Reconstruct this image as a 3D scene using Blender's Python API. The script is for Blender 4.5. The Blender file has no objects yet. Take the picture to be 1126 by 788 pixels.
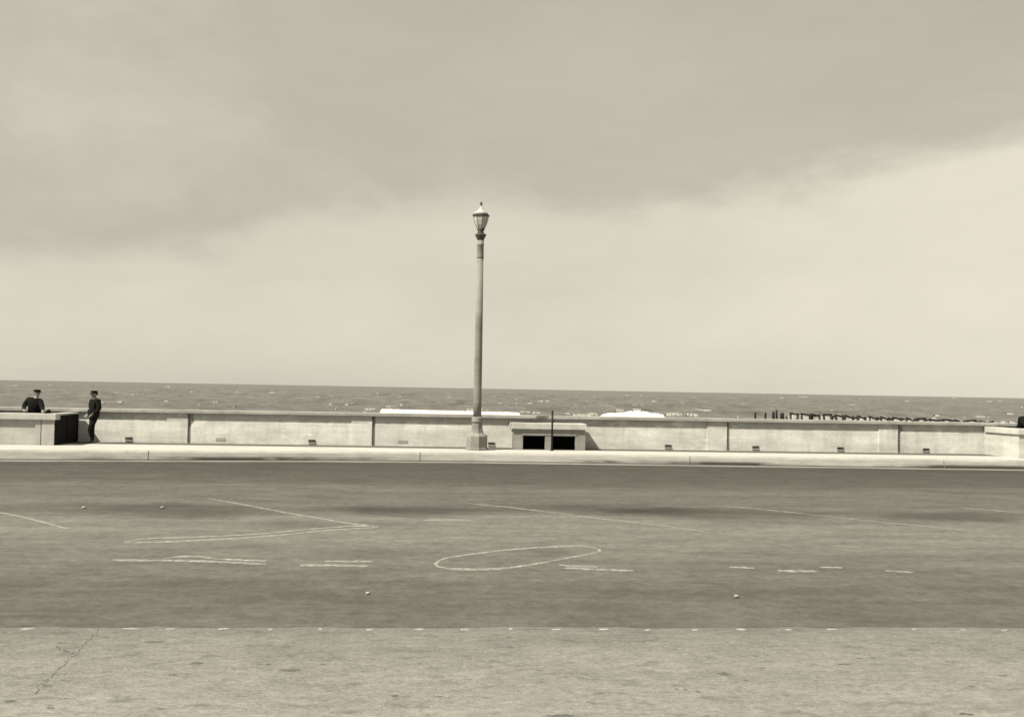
import bpy, bmesh, math, random
import numpy as np
from mathutils import Vector, Matrix
random.seed(7)
S = bpy.context.scene
COL = S.collection
R = math.radians
F_PX, CXP, HOR = 1180.0, 563.0, 427.3
EYE = 2.36; YAW = R(4.3); ROLL = R(1.02); PITCH = math.atan((HOR-394)/F_PX)
WALK = 0.28                      # sidewalk level above the road

def at(px, py, Y):
    """x and z in the plane y=Y that a line of sight through a photo point meets (level, yawed)"""
    u = px-CXP; v = HOR+(u*math.tan(ROLL))-py
    t = Y/(math.cos(YAW)-(u/F_PX)*math.sin(YAW))
    return (t*(math.sin(YAW)+(u/F_PX)*math.cos(YAW)), EYE+t*v/F_PX)
def gnd(px, py, z=0.0):
    u = px-CXP; off = py-HOR-u*math.tan(ROLL)
    t = (EYE-z)*F_PX/off
    return (t*(math.sin(YAW)+(u/F_PX)*math.cos(YAW)), t*(math.cos(YAW)-(u/F_PX)*math.sin(YAW)))

# ---------------------------------------------------------------- materials
def sep(v, w=None):
    if w is None: w = 1.0 if v > .3 else 1.0+1.3*(.3-v)/.3
    return (v*1.0, v*(1-.008*w), v*(1-.055*w), 1)
class NT:
    def __init__(s, name):
        s.m = bpy.data.materials.new(name); s.m.use_nodes = True
        s.n = s.m.node_tree.nodes; s.l = s.m.node_tree.links
        s.b = s.n['Principled BSDF']
        s.g = s.n.new('ShaderNodeNewGeometry')
        s.b.inputs['Specular IOR Level'].default_value = .12
    def pos(s, scale=(1,1,1), loc=(0,0,0)):
        mp = s.n.new('ShaderNodeMapping'); mp.inputs['Scale'].default_value = scale
        mp.inputs['Location'].default_value = loc
        s.l.new(s.g.outputs['Position'], mp.inputs[0]); return mp.outputs[0]
    def noise(s, vec, scale, detail=4, rough=.55):
        t = s.n.new('ShaderNodeTexNoise'); t.inputs['Scale'].default_value = scale
        t.inputs['Detail'].default_value = detail; t.inputs['Roughness'].default_value = rough
        s.l.new(vec, t.inputs['Vector']); return t.outputs['Fac']
    def ramp(s, fac, stops):
        r = s.n.new('ShaderNodeValToRGB')
        while len(r.color_ramp.elements) < len(stops): r.color_ramp.elements.new(.5)
        for e, (p, c) in zip(r.color_ramp.elements, stops):
            e.position = p; e.color = c if isinstance(c, tuple) else (c, c, c, 1)
        s.l.new(fac, r.inputs[0]); return r.outputs[0]
    def math(s, op, a, b=None, clamp=False):
        m = s.n.new('ShaderNodeMath'); m.operation = op; m.use_clamp = clamp
        for i, v in enumerate((a, b)):
            if v is None: continue
            if isinstance(v, (int, float)): m.inputs[i].default_value = v
            else: s.l.new(v, m.inputs[i])
        return m.outputs[0]
    def mix(s, fac, a, b, mode='MIX'):
        m = s.n.new('ShaderNodeMix'); m.data_type = 'RGBA'; m.blend_type = mode
        for k, v in ((0, fac), (6, a), (7, b)):
            if isinstance(v, (int, float)) and k == 0: m.inputs[k].default_value = v
            elif isinstance(v, tuple): m.inputs[k].default_value = v
            elif isinstance(v, (int, float)): m.inputs[k].default_value = (v, v, v, 1)
            else: s.l.new(v, m.inputs[k])
        return m.outputs[2]
    def xyz(s):
        x = s.n.new('ShaderNodeSeparateXYZ'); s.l.new(s.g.outputs['Position'], x.inputs[0]); return x.outputs
    def bump(s, h, strength=.3, dist=.02):
        b = s.n.new('ShaderNodeBump'); b.inputs['Strength'].default_value = strength
        b.inputs['Distance'].default_value = dist
        s.l.new(h, b.inputs['Height']); s.l.new(b.outputs[0], s.b.inputs['Normal'])
    def col(s, c):
        if isinstance(c, tuple): s.b.inputs['Base Color'].default_value = c
        else: s.l.new(c, s.b.inputs['Base Color'])
    def rough(s, r): s.b.inputs['Roughness'].default_value = r

def concrete(name, v, dirt=.55, streak=True, amount=1.0, wallish=False):
    n = NT(name)
    big = n.ramp(n.noise(n.pos((.35,.35,1.2)), 1.6, 6, .6), [(.32, sep(v*(1-.30*amount))), (.62, sep(v))])
    fine = n.ramp(n.noise(n.pos(), 22, 5, .7), [(.3, .84), (.7, 1.06)])
    c = n.mix(1, big, fine, 'MULTIPLY')
    if streak:
        st = n.ramp(n.noise(n.pos((2.2,2.2,.35)), 1.5, 7, .7), [(.48, 0.0), (.68, dirt)])
        c = n.mix(st, c, sep(v*.45))
        if wallish:
            x, y, z = n.xyz()
            # rust-brown run-off below the coping, with a ragged lower edge
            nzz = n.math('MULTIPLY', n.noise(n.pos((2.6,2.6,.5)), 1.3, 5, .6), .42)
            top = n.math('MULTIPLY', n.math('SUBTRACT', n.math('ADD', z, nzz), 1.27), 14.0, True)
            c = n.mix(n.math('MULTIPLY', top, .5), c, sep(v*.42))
            # board marks of the shuttering
            bd = n.ramp(n.noise(n.pos((.15,.15,9)), 2.0, 3, .6), [(.35, .93), (.6, 1.03)])
            c = n.mix(1, c, bd, 'MULTIPLY')
            # bleached salt patches
            sp_ = n.ramp(n.noise(n.pos((.7,.7,1.6), (5,0,2)), 1.5, 6, .65), [(.56, 0.0), (.66, .5)])
            c = n.mix(sp_, c, sep(v*1.14))
    n.col(c); n.rough(.85)
    n.bump(n.noise(n.pos(), 30, 4), .35, .01)
    return n.m
def flat(name, v, rough=.7, var=.15, scale=8, metal=0):
    n = NT(name)
    n.col(n.ramp(n.noise(n.pos(), scale, 5), [(.3, sep(v*(1-var))), (.7, sep(v*(1+var)))]))
    n.rough(rough); n.b.inputs['Metallic'].default_value = metal
    n.bump(n.noise(n.pos(), scale*6, 3), .2, .004)
    return n.m

M = {}
M['wall'] = concrete('weathered_wall_concrete', .61, .38, wallish=True)
M['coping'] = concrete('coping_concrete', .36, .45, True)
M['parapet'] = concrete('parapet_concrete', .40, .4)
M['cap'] = concrete('cap_concrete', .46, .35)
M['vault'] = concrete('vault_concrete', .27, .4)
M['gutter'] = concrete('gutter_concrete', .24, .5)
M['kerb'] = concrete('kerb_concrete', .36, .4)
M['patch'] = concrete('repair_mortar', .34, .3, False)
M['lamp'] = concrete('cast_stone', .23, .3, True, 1.0)
M['dark'] = flat('painted_recess_shade', .006, .9)
M['stair_shade'] = flat('painted_stair_shade', .005, .7)
M['iron'] = flat('dark_iron', .014, .5)
M['lampiron'] = flat('lamp_head_iron', .07, .5)
M['cloth'] = flat('dark_wool_cloth', .006, .9, .3, 14)
M['trouser'] = flat('dark_trouser_cloth', .005, .9, .3, 14)
M['skin'] = flat('skin', .20, .6, .06)
M['leather'] = flat('black_leather', .012, .35)
M['shirt'] = flat('pale_shirt_cloth', .3, .8, .05)
M['roofmetal'] = flat('pale_painted_metal', .36, .6, .1)
M['timber'] = flat('wet_dark_timber', .015, .6, .3)
def glass():
    n = NT('milk_glass'); n.col(sep(.42)); n.rough(.3)
    n.b.inputs['Specular IOR Level'].default_value = .4
    n.b.inputs['Transmission Weight'].default_value = .08
    n.b.inputs['IOR'].default_value = 1.2
    return n.m
M['glass'] = glass()

def walk_mat():
    n = NT('sidewalk_concrete')
    x, y, z = n.xyz()
    big = n.ramp(n.noise(n.pos((.4,1.2,1)), 1.3, 6, .6), [(.3, sep(.33)), (.7, sep(.42))])
    base_shade = n.math('SMOOTHSTEP' if False else 'MULTIPLY', n.math('SUBTRACT', y, 36.55), 6.0, True)  # shadow line along the wall base, painted into the walk colour
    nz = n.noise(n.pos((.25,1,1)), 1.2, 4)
    g2 = n.math('MULTIPLY', base_shade, n.math('MULTIPLY', n.math('ADD', nz, .35), 1.4, True), True)
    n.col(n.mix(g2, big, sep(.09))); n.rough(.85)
    n.bump(n.noise(n.pos(), 25, 4), .3, .01)
    return n.m
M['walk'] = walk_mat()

def kerbface():
    n = NT('stained_kerb_face')
    x, y, z = n.xyz()
    base = n.ramp(n.noise(n.pos((.5,.5,2)), 2.5, 6, .6), [(.3, sep(.30)), (.7, sep(.42))])
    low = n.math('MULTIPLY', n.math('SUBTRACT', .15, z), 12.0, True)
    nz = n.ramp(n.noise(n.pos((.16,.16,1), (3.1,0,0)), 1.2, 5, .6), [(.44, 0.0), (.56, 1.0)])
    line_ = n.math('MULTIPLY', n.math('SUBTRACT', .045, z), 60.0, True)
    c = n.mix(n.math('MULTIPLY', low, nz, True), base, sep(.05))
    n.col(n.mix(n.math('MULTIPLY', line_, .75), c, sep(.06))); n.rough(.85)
    n.bump(n.noise(n.pos(), 25, 4), .3, .01)
    return n.m
M['kerbface'] = kerbface()

def road_mat():
    n = NT('worn_asphalt')
    x, y, z = n.xyz()
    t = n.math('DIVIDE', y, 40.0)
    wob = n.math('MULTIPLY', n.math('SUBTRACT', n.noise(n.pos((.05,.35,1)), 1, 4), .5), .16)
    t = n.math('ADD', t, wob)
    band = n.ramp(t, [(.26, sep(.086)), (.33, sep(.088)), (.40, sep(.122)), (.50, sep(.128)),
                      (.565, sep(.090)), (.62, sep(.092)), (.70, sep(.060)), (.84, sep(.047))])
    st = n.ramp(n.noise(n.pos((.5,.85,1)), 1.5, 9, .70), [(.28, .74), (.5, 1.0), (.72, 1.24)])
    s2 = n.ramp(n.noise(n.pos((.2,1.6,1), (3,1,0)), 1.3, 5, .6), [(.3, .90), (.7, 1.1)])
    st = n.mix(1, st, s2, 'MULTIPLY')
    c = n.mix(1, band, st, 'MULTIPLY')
    fine = n.ramp(n.noise(n.pos((.7,.7,1)), 7, 9, .92), [(.30, .50), (.70, 1.5)])
    c = n.mix(1, c, fine, 'MULTIPLY')
    # oil-darkened wheel path
    d = n.math('ABSOLUTE', n.math('SUBTRACT', n.math('ADD', y, n.math('MULTIPLY', n.noise(n.pos((.12,.1,1)), 1, 2), 1.6)), 21.6))
    w = n.math('SUBTRACT', 1.0, n.math('DIVIDE', d, .9), True)
    ob = n.ramp(n.noise(n.pos((.13,.3,1), (1.7,0,0)), 1.1, 5, .6), [(.40, 0.0), (.56, .85)])
    c = n.mix(n.math('MULTIPLY', n.math('MULTIPLY', w, ob, True), .6), c, sep(.03))
    # old oil and damp stains, each with its own place on the asphalt
    sx = n.math('ADD', x, n.math('MULTIPLY', n.math('SUBTRACT', n.noise(n.pos((.8,.8,1)), 1, 5, .7), .5), 2.2))
    sy = n.math('ADD', y, n.math('MULTIPLY', n.math('SUBTRACT', n.noise(n.pos((.5,.5,1), (7,3,0)), 1, 5, .7), .5), 2.4))
    for (px, py, rx, ry, k) in [(150,560,2.6,1.1,.5),(225,562,2.0,.9,.5),(330,575,2.0,.8,.3),(420,559,1.7,.8,.8),(470,563,1.6,.7,.5),(600,557,2.4,1.0,.4),(705,560,1.5,.9,.85),(760,564,2.2,.9,.55),
                            (860,572,2.6,.9,.3),(1010,565,2.0,1.0,.5),(1070,570,2.2,1.0,.5),(600,607,.7,.5,.35),(380,655,2.4,.5,.25),(760,650,2.4,.5,.25),(900,625,2.4,.5,.2),(190,640,2,.6,.2)]:
        gx, gy = gnd(px, py)
        dx = n.math('DIVIDE', n.math('SUBTRACT', sx, gx), rx); dy_ = n.math('DIVIDE', n.math('SUBTRACT', sy, gy), ry)
        dd = n.math('SQRT', n.math('ADD', n.math('MULTIPLY', dx, dx), n.math('MULTIPLY', dy_, dy_)))
        mk = n.math('MULTIPLY', n.math('SUBTRACT', 1.25, dd), .9, True)
        c = n.mix(n.math('MULTIPLY', mk, k), c, sep(.028))
    n.col(c); n.rough(.8)
    n.bump(n.noise(n.pos((1,1,1)), 45, 5, .7), .5, .01)
    return n.m
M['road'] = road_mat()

def apron_mat():
    n = NT('sandy_pavement')
    big = n.ramp(n.noise(n.pos((.6,1.1,1)), 1.1, 8, .65), [(.3, sep(.17)), (.7, sep(.235))])
    fine = n.ramp(n.noise(n.pos((.8,1.2,1)), 20, 8, .92), [(.3, .48), (.7, 1.5)])
    c = n.mix(1, big, fine, 'MULTIPLY')
    mid = n.ramp(n.noise(n.pos((.8,1.6,1), (2,7,0)), 5, 6, .7), [(.3, .80), (.7, 1.16)])
    c = n.mix(1, c, mid, 'MULTIPLY')
    ye = n.math('ADD', n.xyz()[1], n.math('MULTIPLY', n.noise(n.pos((.8,.8,1)), 2, 6, .7), 1.2))
    gr = n.ramp(n.math('DIVIDE', ye, 20.0), [(.40, 1.12), (.50, .96), (.575, .74)])
    c = n.mix(1, c, gr, 'MULTIPLY')
    blot = n.ramp(n.noise(n.pos((.8,1.3,1), (4.3,2,0)), 4.2, 5, .62), [(.55, 0.0), (.68, .5)])
    c = n.mix(blot, c, sep(.075))
    spots = n.ramp(n.noise(n.pos((.8,1.1,1), (1.3,8,0)), 11, 3, .5), [(.63, 0.0), (.70, .75)])
    spm = n.ramp(n.noise(n.pos((1,1,1), (6,1,0)), 1.6, 3, .5), [(.45, 0.0), (.6, 1.0)])
    c = n.mix(n.math('MULTIPLY', spots, spm), c, sep(.06))
    pale = n.ramp(n.noise(n.pos((.9,1.3,1), (9.3,5,0)), 7, 4, .6), [(.65, 0.0), (.72, .45)])
    c = n.mix(pale, c, sep(.30))
    n.col(c); n.rough(.9)
    n.bump(n.noise(n.pos(), 40, 6, .75), .8, .02)
    return n.m
M['apron'] = apron_mat()

def chalk():
    n = NT('worn_white_line')
    k = n.ramp(n.noise(n.pos((1.5,2,1)), 9, 6, .7), [(.3, sep(.26)), (.62, sep(.40))])
    n.col(k); n.rough(.9)
    a = n.ramp(n.noise(n.pos((2,2,1)), 4, 8, .85), [(.40, .05), (.60, .9)]); n.l.new(a, n.b.inputs['Alpha']); return n.m
M['chalk'] = chalk()
def chalk_faint():
    n = NT('faint_worn_line')
    k = n.ramp(n.noise(n.pos((.8,2,1)), 7, 6, .7), [(.3, sep(.215)), (.7, sep(.31))])
    n.col(k); n.rough(.9)
    a = n.ramp(n.noise(n.pos((2,2,1)), 3, 8, .85), [(.34, .25), (.56, .9)]); n.l.new(a, n.b.inputs['Alpha']); return n.m
M['chalk2'] = chalk_faint()
M['outlet'] = flat('drain_shadow', .05, .9, .3)
M['joint'] = flat('joint_shade', .075, .9, .3)
M['smear'] = flat('grey_smear', .17, .9, .3)
M['bright'] = concrete('brightened_concrete', .52, .25)  # lighter copy of the parapet concrete, brightness put into its colour
M['spray2'] = concrete('surf_foam_mix', .30, .6, False)
M['spray'] = concrete('thin_foam', .30, .5, False)
M['pale'] = concrete('pale_worn_chip', .36, .3, False)
def sand():
    n = NT('beach_sand')
    n.col(n.ramp(n.noise(n.pos(), .6, 8, .7), [(.3, sep(.28)), (.7, sep(.38))])); n.rough(.95)
    n.bump(n.noise(n.pos(), 6, 5), .5, .05); return n.m
M['sand'] = sand()
def sea():
    n = NT('sea_water')
    x, y, z = n.xyz()
    base = n.ramp(n.noise(n.pos((.10,.03,.1)), 1, 10, .82), [(.32, sep(.05)), (.68, sep(.165))])
    fo = n.noise(n.pos((.22,.06,.2)), 1, 9, .8)
    h = n.math('ADD', n.math('MULTIPLY', n.math('ADD', z, 4.64), .24), n.math('MULTIPLY', n.math('SUBTRACT', fo, .5), 2.0))
    foam = n.ramp(h, [(.50, 0.0), (.75, .85)])
    n.col(n.mix(foam, base, sep(.45)))
    rr = n.ramp(foam, [(0, .38), (1, .9)]); n.l.new(rr, n.b.inputs['Roughness'])
    n.b.inputs['IOR'].default_value = 1.33
    n.b.inputs['Specular IOR Level'].default_value = .25
    n.bump(n.noise(n.pos((.5,.9,1)), 1.2, 7, .7), 1.0, .5)
    return n.m
M['sea'] = sea()
def foam():
    n = NT('breaking_foam')
    n.col(n.ramp(n.noise(n.pos((.5,.4,1.5)), 1.4, 8, .8), [(.3, sep(.46)), (.6, sep(.62))])); n.rough(.9)
    n.b.inputs['Subsurface Weight'].default_value = 0
    n.bump(n.noise(n.pos(), 2.5, 6, .7), .7, .15); return n.m
M['foam'] = foam()

# ---------------------------------------------------------------- mesh helpers
def link(name, bm, mat, parent=None, smooth=False):
    me = bpy.data.meshes.new(name)
    bmesh.ops.recalc_face_normals(bm, faces=bm.faces)
    bm.to_mesh(me); bm.free()
    o = bpy.data.objects.new(name, me); COL.objects.link(o)
    for m in (mat if isinstance(mat, list) else [mat]): me.materials.append(m)
    if smooth:
        for p in me.polygons: p.use_smooth = True
    if parent is not None: o.parent = parent
    return o
def box(bm, x0, x1, y0, y1, z0, z1, bev=0.0):
    r = bmesh.ops.create_cube(bm, size=1)
    vs = r['verts']
    for v in vs:
        v.co = Vector(((x0+x1)/2+v.co.x*(x1-x0), (y0+y1)/2+v.co.y*(y1-y0), (z0+z1)/2+v.co.z*(z1-z0)))
    if bev > 0:
        es = list({e for v in vs for e in v.link_edges})
        bmesh.ops.bevel(bm, geom=es, offset=bev, segments=2, affect='EDGES', profile=.6)
def boxes(name, lst, mat, parent=None, bev=0.008):
    bm = bmesh.new()
    for b in lst: box(bm, *b, bev=bev)
    return link(name, bm, mat, parent)
def lathe(bm, prof, seg=32, rot=0, center=(0,0)):
    rings = []
    for (r, z) in prof:
        rings.append([bm.verts.new((center[0]+r*math.cos(rot+2*math.pi*k/seg), center[1]+r*math.sin(rot+2*math.pi*k/seg), z)) for k in range(seg)])
    for a, b in zip(rings, rings[1:]):
        for k in range(seg):
            bm.faces.new((a[k], a[(k+1) % seg], b[(k+1) % seg], b[k]))
    bm.faces.new(rings[0][::-1]); bm.faces.new(rings[-1])
def empty(name, loc, label, cat, group=None):
    o = bpy.data.objects.new(name, None); COL.objects.link(o); o.location = loc
    o.empty_display_size = .2
    o['label'] = label; o['category'] = cat
    if group: o['group'] = group
    return o
def tag(o, label, cat, group=None):
    o['label'] = label; o['category'] = cat
    if group: o['group'] = group
    return o
def struct(o, k='structure', label=None):
    o['kind'] = k
    if label: o['label'] = label
    return o

# ---------------------------------------------------------------- ground
KP = [(-400,28.5),(-60,30.0),(-30,31.2),(-20,32.0),(-15.5,32.4),(-11,32.95),(-7.4,33.5),(-3,34.2),(1,34.5),(7,34.4),(17,34.25),(60,33.9),(400,33.5)]
def kerb_y(x):
    for (a, ya), (b, yb) in zip(KP, KP[1:]):
        if x <= b:
            t = (x-a)/(b-a); return ya+(yb-ya)*t
    return KP[-1][1]
def strip(name, y0f, y1f, z0, z1, mat, x0=-400, x1=400, step=1.0, skirt=None):
    """sheet between two curves (functions of x)"""
    bm = bmesh.new(); prev = None
    xs = [x0]+[x for x in np.arange(-60, 60.01, step)]+[x1]
    for x in xs:
        ring = [bm.verts.new((x, y0f(x), z0)), bm.verts.new((x, y1f(x), z1))]
        if skirt is not None: ring.insert(0, bm.verts.new((x, y0f(x), z0-skirt)))
        if prev:
            for a in range(len(ring)-1):
                bm.faces.new((prev[a], ring[a], ring[a+1], prev[a+1]))
        prev = ring
    return link(name, bm, mat)
EDGE = gnd(563, 687.0)[1]
bm = bmesh.new()
bmesh.ops.create_grid(bm, x_segments=2, y_segments=2, size=1)
for v in bm.verts: v.co = Vector((v.co.x*900, -400+v.co.y*(400+33.0), -.004))
struct(link('ground', bm, M['apron']))
rnd = random.Random(4)
_n = [rnd.uniform(-1, 1) for _ in range(4000)]
def edge_y(x):
    t = (x+500)*2.7; i = int(math.floor(t)); f = t-i; f = f*f*(3-2*f)
    return EDGE + .045*(_n[i % 4000]*(1-f)+_n[(i+1) % 4000]*f)
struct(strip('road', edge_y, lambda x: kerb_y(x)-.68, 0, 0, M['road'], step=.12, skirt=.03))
struct(strip('gutter', lambda x: kerb_y(x)-.70, lambda x: kerb_y(x)+.02, .010, -.004, M['gutter'], skirt=.01))
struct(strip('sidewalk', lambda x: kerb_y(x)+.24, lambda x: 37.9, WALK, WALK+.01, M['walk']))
# kerb: long cast pieces with open joints, like a real kerb
bm = bmesh.new()
JX = [at(160, 500, 32.7)[0], at(464, 500, 34.0)[0], at(760, 500, 34.4)[0]]
pitch = (JX[2]-JX[0])/2
js = [JX[0]+pitch*k for k in range(-6, 9)]; js[7] = JX[1]
for a, b in zip(js, js[1:]):
    n = 10; prev = None
    for i in range(n+1):
        x = a+.012+(b-a-.024)*i/n; y = kerb_y(x)
        prof = [(y-.03,-.05),(y-.012,WALK-.05),(y+.02,WALK-.008),(y+.05,WALK+.004),(y+.26,WALK+.004),(y+.26,-.05)]
        ring = [bm.verts.new((x, p, q)) for p, q in prof]
        if prev:
            for k in range(len(ring)):
                f = bm.faces.new((prev[k], ring[k], ring[(k+1) % 6], prev[(k+1) % 6]))
                if k == 0: f.material_index = 1
        else: bm.faces.new(ring[::-1])
        prev = ring
    bm.faces.new(prev)
struct(link('kerb', bm, [M['kerb'], M['kerbface']]))

# pale worn lines on the asphalt
def line(name, pts, w, mat, z=.005, closed=False):
    P = [Vector((*gnd(px, py), 0)) for px, py in pts]
    # resample with a Catmull-Rom so the curves are smooth
    Q = []
    n = len(P)
    for i in range(n if closed else n-1):
        p0 = P[(i-1) % n] if closed or i > 0 else P[i]; p1 = P[i]; p2 = P[(i+1) % n]
        p3 = P[(i+2) % n] if closed or i+2 < n else p2
        for k in range(10):
            t = k/10
            Q.append(.5*((2*p1)+(p2-p0)*t+(2*p0-5*p1+4*p2-p3)*t*t+(3*p1-p0-3*p2+p3)*t**3))
    Q.append(P[0] if closed else P[-1])
    bm = bmesh.new(); prev = None
    for i, q in enumerate(Q):
        d = (Q[min(i+1, len(Q)-1)]-Q[max(i-1, 0)]); d.normalize()
        nrm = Vector((-d.y, d.x, 0))
        e = 1.0 if closed else min(1, .4+8*min(i, len(Q)-1-i)/len(Q))
        ww = w*(1.05+2.6*abs(nrm.y)**3)*e*random.uniform(.6, 1.15)
        a = bm.verts.new((*(q+nrm*ww/2).xy, z)); b = bm.verts.new((*(q-nrm*ww/2).xy, z))
        if prev: bm.faces.new((prev[0], a, b, prev[1]))
        prev = (a, b)
    return struct(link(name, bm, mat))
W = M['chalk']; W2 = M['chalk2']
line('road_line', [(0,562),(30,568),(58,575),(80,581)], .055, W2)
line('road_line', [(233,547.5),(270,554),(310,561.5),(350,568.5),(390,575),(424,579)], .06, W)
line('road_line', [(424,579),(395,577.8),(360,580),(310,584.5),(270,587.5),(240,589),(200,590.5),(165,591.5),(142,595.5)], .05, W2)
line('road_line', [(424,579),(370,582),(320,587),(270,591),(230,593),(190,595),(142,596)], .045, W)
line('road_line', [(130,614.5),(165,615.3),(205,615.5),(250,617),(298,619.3)], .05, W)
line('road_line', [(185,613.5),(205,611),(225,611.3),(245,613.5),(298,616)], .045, W)
line('road_line', [(335,620.8),(370,620.6),(410,621.5)], .05, W)
line('road_line', [(362,616),(385,616.3),(414,616.5)], .04, W)
line('road_loop', [(484,619),(492,613.5),(515,609.5),(560,604),(600,601),(640,599.5),(662,603.5),(655,607.5),(620,614),(590,619.5),(555,624),(515,625),(490,623)], .05, W, closed=True)
line('road_line', [(618,620),(635,621.5),(662,622)], .05, W)
line('road_line', [(625,623.5),(660,625),(700,626.5)], .05, W)
line('road_line', [(518,553),(560,557),(610,563),(660,569.5),(720,576),(790,586)], .06, W2)
line('road_line', [(470,571.5),(500,571),(522,572)], .05, W2)
line('road_line', [(798,556),(850,560.5),(910,567),(970,573.5),(1030,579),(1072,584)], .06, W2)
line('road_line', [(1058,558),(1090,560.5),(1126,563.5)], .06, W2)
line('road_line', [(805,622.5),(833,623.5)], .045, W)
line('road_line', [(858,626.5),(880,627),(902,626.8)], .05, W)
line('road_line', [(904,622.7),(928,623)], .04, W2)
line('road_line', [(975,626.5),(1006,628.5)], .04, W2)

# ragged chips and cracks along the joint between asphalt and concrete
bm = bmesh.new()
x0 = gnd(40, 688)[0]; sp = (gnd(1110, 691)[0]-x0)/21
for k in range(-12, 34):
    if random.random() < .12: continue
    cx = x0+sp*k+random.uniform(-.04, .04); cy = EDGE-.085+random.uniform(-.02, .02)
    L = random.choice((.04,.055,.07,.085))*random.uniform(.7, 1.2); Wd = random.uniform(.018, .045); tilt = random.uniform(.0, 1.2)
    vs = []
    for j in range(10):
        a = 2*math.pi*j/10; rr = random.uniform(.45, 1.2)
        px_, py_ = L*rr*math.cos(a), Wd*rr*math.sin(a)+tilt*.5*L*math.cos(a)
        vs.append(bm.verts.new((cx+px_, cy+py_, -.006)))
    top = [bm.verts.new((cx+(v.co.x-cx)*.6, cy+(v.co.y-cy)*.6, -.0005)) for v in vs]
    for j in range(10): bm.faces.new((vs[j], vs[(j+1) % 10], top[(j+1) % 10], top[j]))
    bm.faces.new(top)
struct(link('road_edge_chips', bm, M['pale']))
def crack(pts, w, name='road_crack'):
    bm = bmesh.new(); prev = None
    P = [Vector((*gnd(a, b), 0)) for a, b in pts]; Q = []
    for p, q in zip(P, P[1:]):
        for k in range(8):
            Q.append(p.lerp(q, k/8)+Vector((random.uniform(-.025, .025), random.uniform(-.03, .03), 0)))
    for q in Q:
        ww = w*random.uniform(.2, 1.2)
        a = bm.verts.new((q.x-ww, q.y, -.0015)); b = bm.verts.new((q.x+ww, q.y+ww*.4, -.0015))
        if prev: bm.faces.new((prev[0], a, b, prev[1]))
        prev = (a, b)
    struct(link(name, bm, M['crack']))
M['crack'] = flat('crack_dirt', .10, .95, .35, 14)
crack([(118,689),(108,700),(93,715),(80,727),(66,742),(52,752),(54,766)], .005)
crack([(70,708),(82,713),(93,717)], .008)
# flattened tar blobs on the sandy strip
def blob(px, py, rx, ry, name='tar_spot'):
    x, y = gnd(px, py); bm = bmesh.new(); vs = []
    for j in range(22):
        a = 2*math.pi*j/22; k = random.uniform(.35, 1.15)
        vs.append(bm.verts.new((x+rx*k*math.cos(a), y+ry*k*math.sin(a), -.0015)))
    bm.faces.new(vs); struct(link(name, bm, M['crack']))
for a in [(178,703,.09,.035),(225,726,.07,.04),(328,733.5,.1,.05),(800,737.5,.075,.05),(62,750,.05,.03),(930,727,.10,.02),(749,754,.02,.02),(758,754.5,.02,.02),(772,757,.03,.02),(362,727,.03,.02),(303,727,.03,.02),(1065,781,.06,.035),(442,761,.04,.03),(618,783,.12,.05),(1070,751,.04,.03)]:
    blob(*a)
# pebbles lying on the road
for i, (px, py, r, d) in enumerate([(97,558.5,.033,'white pebble on the far half of the asphalt, left of its twin'),
                       (183,558.5,.033,'white pebble on the dark wheel path, right of its twin'),
                       (410,652,.022,'small white pebble left of centre near the sandy strip'),
                       (813,655.5,.026,'small white pebble on the near right half of the asphalt')]):
    x, y = gnd(px, py); bm = bmesh.new(); bmesh.ops.create_icosphere(bm, subdivisions=2, radius=r)
    for v in bm.verts:
        v.co = Vector((v.co.x*1.2, v.co.y, v.co.z*.7))*random.uniform(.85, 1.1)+Vector((0,0,r*.6+.004))
    o = link('pebble', bm, M['spray'], smooth=True); o.location = (x, y, 0)
    tag(o, d, 'pebble', 'pale pebbles on the asphalt')

# ---------------------------------------------------------------- seawall
WY = 37.8; WT = 1.43
wall = empty('seawall', (0, WY, WALK), 'long pale weathered concrete seawall running along the far side of the sidewalk', 'seawall')
IW = Matrix.Translation((0, -WY, -WALK))
def rel(o, inv=IW):
    o.data.transform(inv); return o
rel(boxes('wall_body', [(-90, 110, WY, WY+.42, -4.5, WT-.10)], M['wall'], wall, 0))
rel(boxes('coping', [(-90, 110, WY-.12, WY+.50, WT-.11, WT)], M['coping'], wall, .012))
px0, px1 = at(388, 470, WY)[0], at(411, 470, WY)[0]; bay = (at(988, 480, WY)[0]-at(411, 470, WY)[0])/3
for k in range(-6, 12):
    rel(boxes('pilaster', [(px0+bay*k, px1+bay*k, WY-.035, WY+.01, WALK-.02, WT-.112)], M['wall'], wall, .006))
rj = random.Random(11)
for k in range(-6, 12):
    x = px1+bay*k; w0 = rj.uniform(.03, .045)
    rel(boxes('joint_shade_strip', [(x-.012, x+w0, WY-.037, WY+.004, WALK+.06, WT-.13)], M['joint'], wall, 0))  # dark strip painting in the pilaster's shadow along the joint
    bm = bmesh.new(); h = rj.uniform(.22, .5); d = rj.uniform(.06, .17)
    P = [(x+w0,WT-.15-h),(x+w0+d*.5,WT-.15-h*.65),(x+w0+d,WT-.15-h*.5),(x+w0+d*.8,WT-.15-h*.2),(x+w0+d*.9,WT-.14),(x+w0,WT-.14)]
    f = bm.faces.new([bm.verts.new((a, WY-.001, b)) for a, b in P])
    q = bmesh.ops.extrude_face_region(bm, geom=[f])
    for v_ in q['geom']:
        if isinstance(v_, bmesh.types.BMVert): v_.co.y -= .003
    rel(link('grey_smear', bm, M['smear'], wall))  # grey tapered patch to the right of the strip, below the coping
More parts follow.
